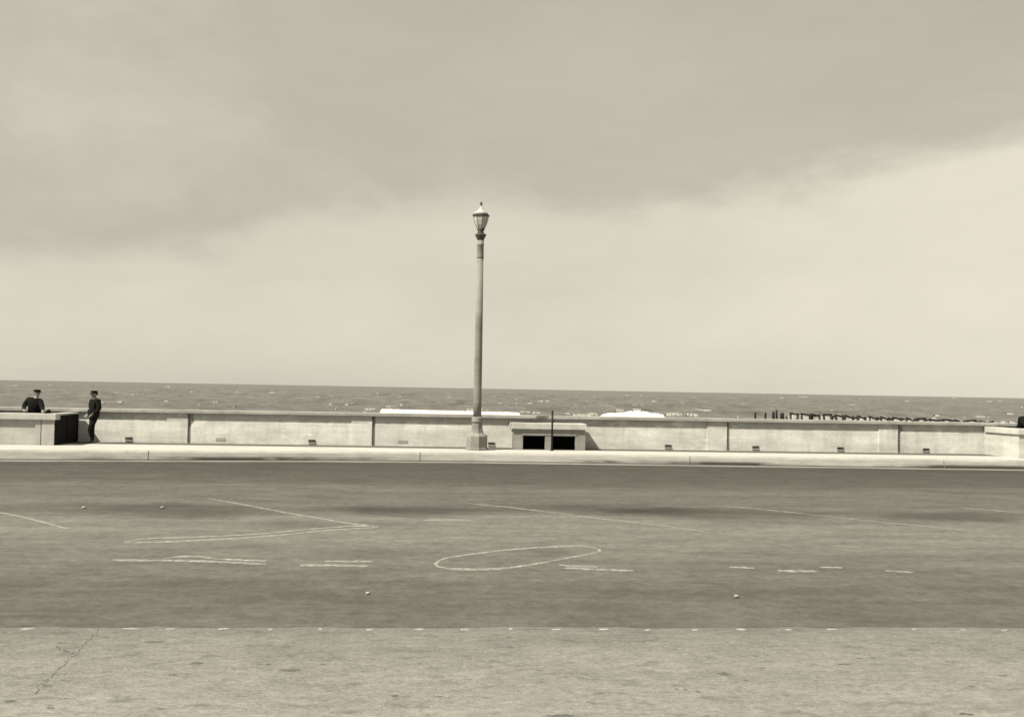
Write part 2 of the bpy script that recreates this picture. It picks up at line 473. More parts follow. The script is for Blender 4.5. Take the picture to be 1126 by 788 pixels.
def drain(px, mat, nm):
    x = at(px, 486, WY)[0]
    z = WALK+.13
    if nm == 'drain_outlet':
        d = rel(boxes(nm, [(x-.12, x+.12, WY-.02, WY+.002, z-.04, z+.06)], M['outlet'], wall, .004))
        rel(boxes('lip', [(x-.13, x+.13, WY-.03, WY+.002, z-.06, z-.042)], M['wall'], d, .002))
    else:
        rel(boxes(nm, [(x-.17, x+.17, WY-.008, WY+.002, z-.03, z+.08)], M['patch'], wall, .002))
for px in (144, 345, 542, 736, 832, 925, 1019): drain(px, None, 'drain_outlet')
for px in (245, 445): drain(px, None, 'mortar_patch')

# ---------------------------------------------------------------- stairwell parapets
PY = 35.5; PT = 1.30
def parapet(xe, sgn, far, label, name='stairwell_parapet', pm=M['parapet'], cm=M['cap']):
    """xe: the end nearest the middle; sgn: the direction the parapet runs"""
    e = empty(name, (xe, PY, WALK), label, 'stair parapet', 'stairwell parapets on the sidewalk')
    inv = Matrix.Translation((-xe, -PY, -WALK))
    def B(n, lst, mat, bev=.008, par=None):
        l2 = []
        for (a, b, y0, y1, z0, z1) in lst:
            A, C = xe+sgn*a, xe+sgn*b
            l2.append((min(A, C), max(A, C), y0, y1, z0, z1))
        o = boxes(n, l2, mat, par or e, bev); o.data.transform(inv); return o
    L = far
    B('front_wall', [(.06, L, PY+.05, PY+.28, WALK-.01, PT-.20)], pm, 0)
    B('end_pier', [(0, .40, PY, PY+.30, WALK-.01, PT-.202)], pm)
    B('stile', [(.43, .60, PY+.01, PY+.052, WALK-.01, PT-.202)], pm)
    B('base_rail', [(.60, L, PY+.012, PY+.052, WALK-.01, WALK+.12)], pm)
    B('top_rail', [(.60, L, PY+.014, PY+.052, PT-.27, PT-.202)], pm)
    B('cap', [(-.06, L, PY-.07, PY+.36, PT-.20, PT)], cm, .015)
    B('end_wall', [(.003, .22, PY+.30, WY-.01, WALK-.01, PT-.20)], pm, 0)
    B('end_cap', [(-.06, .30, PY+.362, WY-.125, PT-.06 if sgn < 0 else PT-.20, PT-.004)], cm, .01)
    return e, B
xl = at(62, 480, PY)[0]
pl, B = parapet(xl, -1, 30, 'concrete stair parapet with a painted-dark stairwell opening at its end, beside the standing man')
# added black plate, its colour the shade inside the stairwell: plate and frame
g = B('stair_shade', [(-.03, .003, PY+.03, WY-.10, WALK+.0, PT-.065)], M['stair_shade'], .006)
B('stair_shade_frame', [(-.05, -.03, PY+.03, PY+.10, WALK, PT-.07), (-.05, -.03, WY-.18, WY-.10, WALK, PT-.07),
                 (-.05, -.03, PY+.10, WY-.18, PT-.14, PT-.07), (-.05, -.03, PY+.10, WY-.18, WALK, WALK+.07),
                 (-.05, -.03, PY+1.1, PY+1.16, WALK+.07, PT-.14)], M['stair_shade'], .004, g)
xr = at(1083, 480, WY)[0]
parapet(xr, 1, 30, 'pale concrete stair parapet cut off by the right edge of the view', pm=M['bright'], cm=M['bright'])

# ---------------------------------------------------------------- low vault with two openings
VY = 36.75; VT = 1.19
vx0, vx1 = at(566, 480, VY)[0], at(645, 480, VY)[0]
v = empty('stair_vault', ((vx0+vx1)/2, VY, WALK), 'low grey concrete vault with two black openings against the seawall', 'vault')
VI = Matrix.Translation((-(vx0+vx1)/2, -VY, -WALK))
def V(n, lst, mat, bev=.008):
    o = boxes(n, lst, mat, v, bev); o.data.transform(VI); return o
ops = [at(p, 485, VY)[0] for p in (576.5, 601, 607.5, 634)]
zt = .76
V('frame', [(vx0, ops[0], VY, VY+.12, WALK, VT-.2), (ops[1], ops[2], VY, VY+.12, WALK, VT-.2), (ops[3], vx1, VY, VY+.12, WALK, VT-.2),
            (ops[0], ops[1], VY+.002, VY+.12, zt, VT-.2), (ops[2], ops[3], VY+.002, VY+.12, zt, VT-.2)], M['vault'], 0)
V('moulding', [(ops[0]-.05, ops[3]+.05, VY-.02, VY+.001, zt+.02, zt+.07)], M['vault'], .005)
V('side_wall', [(vx0+.002, vx0+.12, VY+.12, WY-.002, WALK, VT-.2)], M['parapet'], 0)
V('side_wall', [(vx1-.12, vx1-.002, VY+.12, WY-.002, WALK, VT-.2)], M['parapet'], 0)
V('interior', [(vx0+.12, vx1-.12, WY-.06, WY-.004, WALK+.003, VT-.2), (vx0+.12, vx1-.12, VY+.13, WY-.06, WALK+.004, WALK+.03)], M['dark'], 0)  # near-black colour paints the shade deep inside the openings
V('cap', [(vx0-.09, vx1+.06, VY-.09, WY-.125, VT-.2, VT-.09), (vx0-.06, vx1+.03, VY-.06, WY-.13, VT-.088, VT)], M['cap'], .012)

# thin iron post
px_, _ = at(608.5, 493, 36.3); zt_ = at(608.5, 451.2, 36.3)[1]
po = empty('iron_post', (px_, 36.3, WALK), 'thin dark iron post standing in front of the two black openings', 'post')
bm = bmesh.new(); lathe(bm, [(.034,0),(.034,zt_-WALK-.03)], 12); link('shaft', bm, M['iron'], po, True)
bm = bmesh.new(); lathe(bm, [(.036,zt_-WALK-.03),(.036,zt_-WALK-.01),(.02,zt_-WALK)], 12); link('cap', bm, M['iron'], po)
bm = bmesh.new(); lathe(bm, [(.07,0),(.07,.02),(.035,.035)], 14); link('base_flange', bm, M['iron'], po)

# ---------------------------------------------------------------- street lamp
LY = 36.2
lx = (at(526, 492, LY)[0])
lamp = empty('street_lamp', (lx, LY, WALK), 'tall concrete street lamp with a glass lantern on an octagonal pedestal', 'street lamp')
def Lz(py): return at(528, py, LY)[1]-WALK
def LP(n, prof, mat, seg=32, rot=0, par=None, smooth=True):
    bm = bmesh.new(); lathe(bm, prof, seg, rot); o = link(n, bm, mat, par or lamp, False)
    if smooth:
        for p in o.data.polygons: p.use_smooth = abs(p.normal.z) < .9
    return o
o8 = R(22.5-14)
LP('pedestal', [(.385,0),(.385,.06),(.36,.085),(.36,.46),(.34,.50),(.29,.53)], M['lamp'], 8, o8, smooth=False)
LP('pedestal_taper', [(.27,.52),(.215,.58),(.19,.70),(.175,.92)], M['lamp'], 8, o8, smooth=False)
LP('collar', [(.165,.92),(.19,.93),(.195,1.0),(.175,1.02),(.19,1.05),(.185,1.09),(.15,1.12)], M['lamp'], 24)
z1 = Lz(284); z2 = Lz(264)
LP('shaft', [(.142,1.12),(.136,1.6),(.126,(1.12+z1)/2),(.108,z1)], M['lamp'], 16, smooth=True)
LP('neck', [(.108,z1),(.125,z1+.03),(.118,z1+.08),(.112,z2-.18),(.125,z2-.16),(.125,z2-.12),(.108,z2-.10),(.11,z2)], M['lamp'], 24)
LP('capital', [(.11,z2),(.13,z2+.06),(.175,z2+.15),(.19,z2+.17),(.19,z2+.21),(.15,z2+.225)], M['lampiron'], 24)
zb = z2+.225
LP('lantern_foot', [(.11,zb),(.125,zb+.03),(.085,zb+.07),(.12,zb+.11),(.13,zb+.16)], M['lampiron'], 24)
zg = zb+.16; zr = Lz(237.8)
lan = LP('lantern', [(.13,zg),(.14,zg+.012),(.14,zg+.02)], M['lampiron'], 8, o8, smooth=False)
LP('glass', [(.125,zg+.02),(.185,zg+.14),(.235,zg+.30),(.258,zr)], M['glass'], 8, o8, lan, smooth=False)
for k in range(8):
    bm = bmesh.new(); a = o8+2*math.pi*k/8
    pr = [(.128,zg+.02),(.188,zg+.14),(.238,zg+.30),(.260,zr)]
    rr = []
    for (r0, a0) in pr:
        t_ = Vector((-math.sin(a), math.cos(a), 0))*.008; o_ = Vector((math.cos(a), math.sin(a), 0))
        c_ = o_*r0+Vector((0,0,a0))
        rr.append([bm.verts.new(c_-t_-o_*.006), bm.verts.new(c_+t_-o_*.006), bm.verts.new(c_+t_*.6+o_*.006), bm.verts.new(c_-t_*.6+o_*.006)])
    for p, q in zip(rr, rr[1:]):
        for m_ in range(4): bm.faces.new((p[m_], p[(m_+1) % 4], q[(m_+1) % 4], q[m_]))
    bm.faces.new(rr[0]); bm.faces.new(rr[-1])
    link('glazing_bar', bm, M['lampiron'], lan)
LP('rim', [(.258,zr),(.285,zr+.01),(.295,zr+.035),(.29,zr+.07),(.265,zr+.085)], M['lampiron'], 8, o8, lan, smooth=False)
LP('lantern_roof', [(.262,zr+.085),(.225,zr+.14),(.14,zr+.20),(.075,zr+.27),(.045,zr+.30),(.04,zr+.36)], M['roofmetal'], 8, o8, lan)
LP('finial', [(.022,zr+.36),(.022,zr+.40),(.045,zr+.425),(.05,zr+.455),(.03,zr+.49),(.008,zr+.53)], M['lampiron'], 16, 0, lan)

# ---------------------------------------------------------------- people
def skin_mesh(verts, edges, root=0, sub=2):
    me = bpy.data.meshes.new('tmp'); me.from_pydata([v[0] for v in verts], edges, [])
    o = bpy.data.objects.new('tmp', me); COL.objects.link(o)
    md = o.modifiers.new('s', 'SKIN'); md.use_smooth_shade = True
    sv = me.skin_vertices[0].data
    for i, (p, r) in enumerate(verts):
        sv[i].radius = r if isinstance(r, tuple) else (r, r)
        sv[i].use_root = (i == root)
    ss = o.modifiers.new('u', 'SUBSURF'); ss.levels = sub; ss.render_levels = sub
    dg = bpy.context.evaluated_depsgraph_get(); dg.update()
    res = bpy.data.meshes.new_from_object(o.evaluated_get(dg))
    bpy.data.objects.remove(o); return res
def ell(bm, c, r, rot=None, sub=3):
    m = Matrix.Translation(c) @ (rot or Matrix()) @ Matrix.Diagonal((*r, 1))
    bmesh.ops.create_icosphere(bm, subdivisions=sub, radius=1, matrix=m)
def remesh(bm, vox):
    me = bpy.data.meshes.new('tmp'); bm.to_mesh(me); bm.free()
    o = bpy.data.objects.new('tmp', me); COL.objects.link(o)
    md = o.modifiers.new('r', 'REMESH'); md.mode = 'VOXEL'; md.voxel_size = vox; md.use_smooth_shade = True
    dg = bpy.context.evaluated_depsgraph_get(); dg.update()
    res = bpy.data.meshes.new_from_object(o.evaluated_get(dg)); bpy.data.objects.remove(o)
    b = bmesh.new(); b.from_mesh(res); b.verts.ensure_lookup_table()
    seen = set(); best = []
    for v0 in b.verts:                      # keep the one outer shell
        if v0 in seen: continue
        st = [v0]; seen.add(v0); isl = []
        while st:
            q = st.pop(); isl.append(q)
            for e_ in q.link_edges:
                t_ = e_.other_vert(q)
                if t_ not in seen: seen.add(t_); st.append(t_)
        if len(isl) > len(best): best = isl
    keep = set(best)
    bmesh.ops.delete(b, geom=[q for q in b.verts if q not in keep], context='VERTS')
    b.to_mesh(res); b.free(); return res
def hand(bm, w, dirv, up, scale=1.0, curl=.5):
    """palm and five fingers growing from wrist w along dirv; up = back of the hand"""
    d = Vector(dirv).normalized(); u = Vector(up); u = (u-u.dot(d)*d).normalized(); s = d.cross(u)
    w = Vector(w)
    V_, E_ = [(w, .024), (w+d*.05, (.036, .018)), (w+d*.085, (.040, .016))], [(0,1),(1,2)]
    me = skin_mesh([(tuple(a), b) for a, b in V_], E_, 0, 1); bm.from_mesh(me)
    for k, (off, ln) in enumerate([(-.030,.068),(-.010,.078),(.010,.073),(.029,.056)]):
        p0 = w+d*.075+s*off; pts = [p0]
        for j, f in enumerate((.45, .32, .26)):
            ang = curl*(j+.6)
            pts.append(pts[-1]+(d*math.cos(ang)-u*math.sin(ang))*ln*f*1.1)
        me = skin_mesh([(tuple(p), .0095-.001*i) for i, p in enumerate(pts)], [(0,1),(1,2),(2,3)], 0, 1); bm.from_mesh(me)
    p0 = w+d*.03-s*.03
    pts = [p0, p0+d*.028-s*.022-u*.006, p0+d*.055-s*.03-u*.014, p0+d*.075-s*.028-u*.024]
    me = skin_mesh([(tuple(p), .011-.001*i) for i, p in enumerate(pts)], [(0,1),(1,2),(2,3)], 0, 1); bm.from_mesh(me)

def person(loc, rz, J, label, face=0.0, cap='peaked', shoe=True):
    """J: joint positions in metres, the figure faces local -Y"""
    e = empty('person', loc, label, 'person', 'men in dark suits by the seawall'); e.rotation_euler = (0, 0, rz); e.scale = (1.13, 1.13, 1.0)
    g = lambda k: Vector(J[k])
    vs, es = [], []
    def add(p, r, par=None):
        vs.append((tuple(p), r)); i = len(vs)-1
        if par is not None: es.append((par, i))
        return i
    pel = add(g('pelvis'), (.155,.115)); wa = add(g('pelvis').lerp(g('chest'), .45), (.14,.105), pel)
    ch = add(g('chest'), (.175,.12), wa); nb = add(g('neck')-(g('neck')-g('chest')).normalized()*.04, (.10,.075), ch)
    ne = add(g('neck'), (.058,.058), nb); hb = add(g('head')-Vector((0,0,.05)), (.055,.058), ne)
    for s in 'lr':
        sh = add(g('sh_'+s), .068, ch); ua = add(g('sh_'+s).lerp(g('el_'+s), .5), .056, sh)
        el = add(g('el_'+s), .045, ua); fa = add(g('el_'+s).lerp(g('wr_'+s), .4), .043, el); add(g('wr_'+s), .028, fa)
        hp = add(g('hip_'+s), .098, pel); th = add(g('hip_'+s).lerp(g('kn_'+s), .45), .098, hp)
        kn = add(g('kn_'+s), .078, th); cf = add(g('kn_'+s).lerp(g('an_'+s), .35), .076, kn)
        an = add(g('an_'+s), .058, cf); ba = add(g('an_'+s).lerp(g('to_'+s), .65), (.042,.034), an); add(g('to_'+s), (.038,.024), ba)
    bm = bmesh.new(); bm.from_mesh(skin_mesh(vs, es, 0, 2))
    hd = g('head'); rot = Matrix.Rotation(face, 4, 'Z')
    def hp_(x, y, z): return hd+(rot @ Vector((x, y, z)))
    ell(bm, hp_(0,.008,.02), (.078,.096,.10), rot)          # skull
    ell(bm, hp_(0,-.022,-.05), (.058,.068,.065), rot)        # jaw
    ell(bm, hp_(0,-.075,-.088), (.024,.02,.018), rot, 2)     # chin
    ell(bm, hp_(0,-.100,-.012), (.013,.022,.026), rot, 2)    # nose
    for s in (-1, 1):
        ell(bm, hp_(s*.079,.012,-.008), (.012,.02,.032), rot, 2)
        ell(bm, hp_(s*.032,-.078,.028), (.025,.014,.008), rot, 2)   # brow
        ell(bm, hp_(s*.04,-.066,-.02), (.022,.018,.02), rot, 2)     # cheek
    ell(bm, hp_(0,-.086,-.054), (.024,.010,.006), rot, 2); ell(bm, hp_(0,-.084,-.065), (.020,.010,.007), rot, 2)
    for s in 'lr':
        hand(bm, g('wr_'+s), J.get('hd_'+s, tuple(g('wr_'+s)-g('el_'+s))), J.get('hu_'+s, (0,-.3,1)))
    me = remesh(bm, .0075); me.name = 'body'
    body = bpy.data.objects.new('body', me); COL.objects.link(body); body.parent = e
    me.materials.clear()
    for m in ('skin', 'trouser', 'leather'): me.materials.append(M[m])
    wr = [(g('wr_'+s), g('el_'+s)) for s in 'lr']; an = [g('an_'+s) for s in 'lr']; nz = g('neck')
    for p in me.polygons:
        c = p.center; k = 1
        if (c-hd).length < .19 and c.z > nz.z-.01 and (c-nz).dot(hd-nz) > 0: k = 0
        for w, l in wr:
            hv = Vector(J.get('hd_l' if w is wr[0][0] else 'hd_r', tuple(w-l))).normalized()
            a_ = (c-w).dot(hv)
            if -.03 < a_ < .21 and ((c-w)-hv*a_).length < .075: k = 0
        for q in ('l', 'r'):
            a = g('an_'+q); t = g('to_'+q)
            if (c-a).length < .10+(t-a).length and c.z < max(a.z-.01, .08): k = 2
        p.material_index = k; p.use_smooth = True
    # jacket
    vs.clear(); es.clear()
    pel = add(g('pelvis')-Vector((0,0,.10)), (.205,.165)); w0 = add(g('pelvis')+Vector((0,0,.06)), (.195,.155), pel)
    wa = add(g('pelvis').lerp(g('chest'), .5), (.195,.155), w0)
    ch = add(g('chest'), (.225,.165), wa); nb = add(g('neck')-(g('neck')-g('chest')).normalized()*.045, (.115,.095), ch)
    for s in 'lr':
        sh = add(g('sh_'+s), .094, ch); ua = add(g('sh_'+s).lerp(g('el_'+s), .5), .084, sh)
        el = add(g('el_'+s), .074, ua); fa = add(g('el_'+s).lerp(g('wr_'+s), .5), .064, el)
        add(g('el_'+s).lerp(g('wr_'+s), .92), .046, fa)
    jm = skin_mesh(vs, es, 0, 2); jm.name = 'jacket'
    jo = bpy.data.objects.new('jacket', jm); COL.objects.link(jo); jo.parent = e
    jm.materials.clear(); jm.materials.append(M['cloth'])
    for p in jm.polygons: p.use_smooth = True
    # collar
    bm = bmesh.new(); lathe(bm, [(.068,-.03),(.072,.0),(.066,.022),(.06,.022)], 20)
    for q in bm.verts: q.co = q.co+g('neck')-Vector((0,0,.005))
    link('shirt_collar', bm, M['shirt'], e, True)
    # hair
    bm = bmesh.new(); ell(bm, hp_(0,.022,.012), (.083,.092,.09), rot)
    bmesh.ops.delete(bm, geom=[q for q in bm.verts if (rot.inverted() @ (q.co-hd)).y < -.03 or (q.co-hd).z < -.045], context='VERTS')
    link('hair', bm, M['cloth'], e, True)
    # cap with peak
    bm = bmesh.new(); lathe(bm, [(.087,.03),(.090,.055),(.098,.075),(.101,.092),(.088,.108),(.05,.118),(.004,.121)], 28)
    for q in bm.verts: q.co = hd+rot @ (q.co+Vector((0,.006,0)))
    c = link('cap', bm, M['cloth'], e, True)
    bm = bmesh.new(); top = []; bot = []
    for k in range(13):
        a = math.pi*(-.5)+(k-6)/6*1.05
        for r_, dz, lst in ((.086,.045,'a'),(.128,.024,'b')):
            p = hp_(r_*math.cos(a), r_*math.sin(a)*1.05, dz+(0 if lst == 'a' else -.002*abs(k-6)))
            (top if lst == 'a' else bot).append(p)
    A_ = [bm.verts.new(p) for p in top]; B_ = [bm.verts.new(p) for p in bot]
    A2 = [bm.verts.new(p-Vector((0,0,.005))) for p in top]; B2 = [bm.verts.new(p-Vector((0,0,.005))) for p in bot]
    for k in range(12):
        bm.faces.new((A_[k],A_[k+1],B_[k+1],B_[k])); bm.faces.new((A2[k],B2[k],B2[k+1],A2[k+1]))
        bm.faces.new((B_[k],B_[k+1],B2[k+1],B2[k]))
    link('peak', bm, M['leather'], c, True)
    return e

# local frame: figure faces -Y; its own left side is +X
J1 = dict(pelvis=(0,0,.93), chest=(0,.02,1.30), neck=(0,.015,1.50), head=(0,-.02,1.65),
          sh_l=(.185,.02,1.42), sh_r=(-.185,.02,1.42), el_l=(.25,.04,1.14), el_r=(-.24,.03,1.14), wr_l=(.16,-.13,.98), wr_r=(-.14,-.15,.97),
          hip_l=(.095,0,.88), hip_r=(-.095,0,.88), kn_l=(.12,-.17,.51), kn_r=(-.09,-.01,.49),
          an_l=(.11,-.08,.13), an_r=(-.09,.01,.09), to_l=(.12,-.21,.03), to_r=(-.10,-.12,.03))
mx = at(105.2, 486, 36.9)[0]
person((mx, 36.9, WALK+.005), R(-48), J1, 'standing man in dark suit and cap on the sidewalk beside the dark stairwell opening')
J2 = dict(pelvis=(-.02,.04,.93), chest=(-.03,-.03,1.30), neck=(.05,-.07,1.50), head=(.08,-.11,1.645),
          sh_l=(.17,-.10,1.38), sh_r=(-.20,-.0,1.43), el_l=(.27,-.22,1.20), el_r=(-.29,-.06,1.24), wr_l=(.37,-.46,1.085), wr_r=(-.20,-.32,1.10),
          hd_l=(.35,-1,-.12), hd_r=(.4,-1,-.1), hip_l=(.1,.02,.88), hip_r=(-.1,.02,.88), kn_l=(.11,-.04,.49), kn_r=(-.11,-.03,.49),
          an_l=(.11,.03,.09), an_r=(-.11,.04,.09), to_l=(.13,-.13,.03), to_r=(-.13,-.12,.03))
m2x = at(40.5, 450, 36.15)[0]
person((m2x, 36.15, WALK+.02), R(0), J2, 'man in dark suit and cap leaning his hands on the parapet, left edge', face=.75)
J3 = dict(pelvis=(0,.25,.92), chest=(0,.04,1.24), neck=(0,-.10,1.40), head=(.02,-.20,1.52),
          sh_l=(.19,-.0,1.35), sh_r=(-.19,-.0,1.35), el_l=(.27,-.30,1.09), el_r=(-.27,-.30,1.09), wr_l=(.12,-.47,1.10), wr_r=(-.10,-.46,1.10),
          hd_l=(-.8,-.5,0), hd_r=(.8,-.5,0), hip_l=(.1,.25,.87), hip_r=(-.1,.25,.87), kn_l=(.11,.22,.48), kn_r=(-.11,.22,.48),
          an_l=(.11,.30,.09), an_r=(-.11,.30,.09), to_l=(.13,.15,.03), to_r=(-.13,.15,.03))
m3x = at(1129.5, 465, 36.2)[0]
person((m3x, 36.2, WALK+.02), R(8), J3, 'person in dark coat bent over the parapet, cut by the right edge', face=.4)
# dark folded cap/bag lying on the parapet by his hand
hx = at(54.0, 452, 35.68)[0]
bm = bmesh.new(); ell(bm, Vector((0,0,.06)), (.11,.09,.06))
for q in bm.verts: q.co.z = max(q.co.z, .0); q.co += Vector((0,0,.02*math.sin(q.co.x*25)))*(q.co.z > .03)
hb = link('cloth_bundle', bm, M['cloth'], None, True); hb.location = (hx, 35.68, PT-.002)
tag(hb, 'small dark cloth bundle lying on the parapet cap by the leaning man', 'bundle')

# ---------------------------------------------------------------- beach, sea, foam
SEA = EYE-7.0
bm = bmesh.new(); prev = None
for (y, z) in [(38.1,-2.9),(60,-3.2),(120,-4.0),(200,-4.95),(260,-6.5),(300,-8)]:
    ring = [bm.verts.new((x, y, z)) for x in (-900, -300, 0, 300, 900)]
    if prev:
        for k in range(4): bm.faces.new((prev[k], prev[k+1], ring[k+1], ring[k]))
    prev = ring
struct(link('beach', bm, M['sand']))
rng = np.random.default_rng(5)
ys = [170.0]
while ys[-1] < 26000:
    y = ys[-1]; ys.append(y+max(1.1, (y-250)*.008) if y < 1500 else y*1.04)
ys = np.array(ys); th = np.linspace(-R(44)+YAW, R(44)+YAW, 900)
YY, TT = np.meshgrid(ys, th, indexing='ij'); XX = YY*np.tan(TT)
ZZ = np.zeros_like(XX)
dy = np.gradient(ys)[:, None]
for i in range(46):
    L = 6*(14 ** rng.random()); ang = rng.normal(0, .42)
    kx, ky = math.sin(ang)*2*math.pi/L, math.cos(ang)*2*math.pi/L
    A = .008*L**.8
    ph = rng.random()*6.28
    fade = np.clip((L/dy-2.2)/2.5, 0, 1)
    s = np.sin(kx*XX+ky*YY+ph)
    ZZ += A*fade*(s+.35*(s*s-.5))
env = .65+.5*np.sin(XX*.011+1)*np.sin(YY*.017+XX*.004)
ZZ *= env*1.1*np.clip(1.6-YY/4000, .15, 1)
co = np.stack([XX, YY, SEA+ZZ], -1).reshape(-1, 3)
ny, nx = XX.shape
idx = np.arange(ny*nx).reshape(ny, nx)
f = np.stack([idx[:-1,:-1], idx[:-1,1:], idx[1:,1:], idx[1:,:-1]], -1).reshape(-1)
me = bpy.data.meshes.new('sea'); me.vertices.add(ny*nx); me.vertices.foreach_set('co', co.ravel().astype(np.float32))
nf = (ny-1)*(nx-1); me.loops.add(nf*4); me.loops.foreach_set('vertex_index', f.astype(np.int32))
me.polygons.add(nf); me.polygons.foreach_set('loop_start', (np.arange(nf)*4).astype(np.int32))
me.update(calc_edges=True); me.validate(); me.polygons.foreach_set('use_smooth', np.ones(nf, bool))
me.materials.append(M['sea'])
so = bpy.data.objects.new('sea', me); COL.objects.link(so); struct(so)

def breaker(name, pts, Y, depth, label, rag=1.0):
    """pts: photo points along the crest"""
    bm = bmesh.new(); prev = None
    P = []
    for (a, b) in zip(pts, pts[1:]):
        n = max(2, int(abs(b[0]-a[0])*1.2))
        for k in range(n): P.append((a[0]+(b[0]-a[0])*k/n, a[1]+(b[1]-a[1])*k/n))
    P.append(pts[-1])
    N = len(P)
    for i, (px, py) in enumerate(P):
        x, z = at(px, py, Y); z += rag*random.uniform(-.10, .10)
        ends = min(1, min(i, N-1-i)/4+.15)
        h = max(.15, (z-SEA)*ends)
        yy = Y+rag*random.uniform(-.4, .4)
        h *= 1+rag*(.16*math.sin(i*.9)*math.sin(i*.37+1)+random.uniform(-.14, .08))
        prof = [(-depth*1.2,-.6),(-depth*.8,.18*h),(-depth*.55,.55*h),(-depth*.3,.84*h),(0,h),(depth*.25,.86*h),(depth*.6,.35*h),(depth,-.6)]
        ring = [bm.verts.new((x+rag*random.uniform(-.08,.08), yy+p, SEA+q+rag*random.uniform(-.08, .08))) for p, q in prof]
        if prev:
            for k in range(7): bm.faces.new((prev[k], ring[k], ring[k+1], prev[k+1]))
        prev = ring
    o = link(name, bm, M['foam'], None, True)
    tag(o, label, 'wave', 'white breakers beyond the seawall'); return o
breaker('breaking_wave', [(418,449.3),(440,449.8),(500,451.5),(560,452.8),(575,453.6)], 262, 2.2, 'long straight white breaker on both sides of the street lamp', .12)
breaker('breaking_wave', [(660,456.5),(668,454),(688,452.8),(694,451.5),(708,451.5),(716,453.5),(726,454.5),(733,456)], 268, 2.5, 'short humped white breaker right of the two-opening vault', .35)
# loose whitecaps further out
bm = bmesh.new()
def cap_(px, py, w, h, Y=None):
    off = py-(HOR+(px-CXP)*math.tan(ROLL)); Y = 7.0*F_PX/off*.93
    x, z = at(px, py, Y); s = Y/F_PX
    w *= .8; n = max(5, int(w*1.6)); prev = None
    for i in range(n+1):
        t = i/n; hh = h*.75*s*(math.sin(math.pi*t)**.6)*random.uniform(.1, 1.2)
        xx = x+(t-.5)*w*s; j = random.uniform(-.8, .8)
        ring = [bm.verts.new((xx, Y-1.2+j, SEA-.3)), bm.verts.new((xx, Y-.4+j, SEA+hh*.7+.5)), bm.verts.new((xx, Y+j, SEA+hh+.5)), bm.verts.new((xx, Y+1.4+j, SEA-.3))]
        if prev:
            for k in range(3): bm.faces.new((prev[k], ring[k], ring[k+1], prev[k+1]))
        prev = ring
for a in [(640,455.8,26,1.4),(652,454.6,14,1.2),(742,454.8,22,1.3),(760,455.2,14,1.0),(700,449.6,12,.7),(682,450.6,12,.8),(578,452.4,16,1.1),(590,453.4,12,1.),(408,448.6,14,.8),(430,446.6,12,.7),(520,449.6,14,.7)]+[
          (random.uniform(0,1126), 0, random.uniform(1.5,5), random.uniform(.3,.7)) for _ in range(150)]: 
    if a[1] == 0:
        q_ = random.random()**1.3; a = (a[0], HOR+(a[0]-CXP)*math.tan(ROLL)+4+26*q_, a[2]*(.6+q_), a[3])
    cap_(*a)
for a in [(583,443.5,7,1.2),(595,441,8,1.5),(603,441,5,1.8),(650,443.8,5,1.),(660,443.8,8,1.3),(668,443.8,5,1.2),(690,434.5,6,1.2),(860,437.5,8,1.2),(884,436.5,14,1.3),
          (982,443,9,1.3),(998,441,6,1.),(1088,441.5,9,1.2),(1100,441,6,1.),(18,424,9,1.6),(185,425,8,1.2),(130,431,8,1.),(300,431.5,8,1.),(470,441,18,.9),(1050,438,8,1.),
          (545,436,8,.9),(720,441,8,.9),(1020,450,8,1.2),(1078,459,14,2.0),(1062,460,8,1.5),(1110,455,8,1.3),(1122,463,10,2),(255,440,14,.8),(395,437,10,.9),(700,448,10,.8),(770,450.5,30,.7),(350,436,7,1.),(938,445,9,.8)]:
    cap_(*a)
struct(link('whitecaps', bm, M['spray'], None, True), 'stuff', 'scattered whitecaps on the open sea')['category'] = 'foam'

# ---------------------------------------------------------------- broken pier pilings in the surf
PD = 268.0
PI_ = [0]
def pile(px, top, label, w=.30, lean=0.0):
    w *= 1.7
    x, z = at(px, top, PD); bm = bmesh.new(); h = z-SEA
    lathe(bm, [(w*.62,-1.5),(w*.58,0),(w*.5,h*.6),(w*.46,h-.06),(w*.3,h)], 10)
    for q in bm.verts: q.co.x += lean*max(q.co.z, 0)
    o = link('pile', bm, M['timber'], None, True); o.location = (x, PD+random.uniform(-.5, .5), SEA)
    tag(o, label, 'pile', 'pier piles standing in the surf'); return o
pile(832, 453.0, 'dark timber pile in the surf, first from the left end of the row', .30)
pile(842, 453.0, 'dark timber pile in the surf, second from the left end of the row', .30)
pile(851.3, 452.3, 'dark timber pile left of the tallest one', .42)
pile(854.5, 450.6, 'tallest dark pile of the row in the surf', .32, -.04)
pile(860.5, 453.6, 'thick dark pile just right of the tallest one', .60)
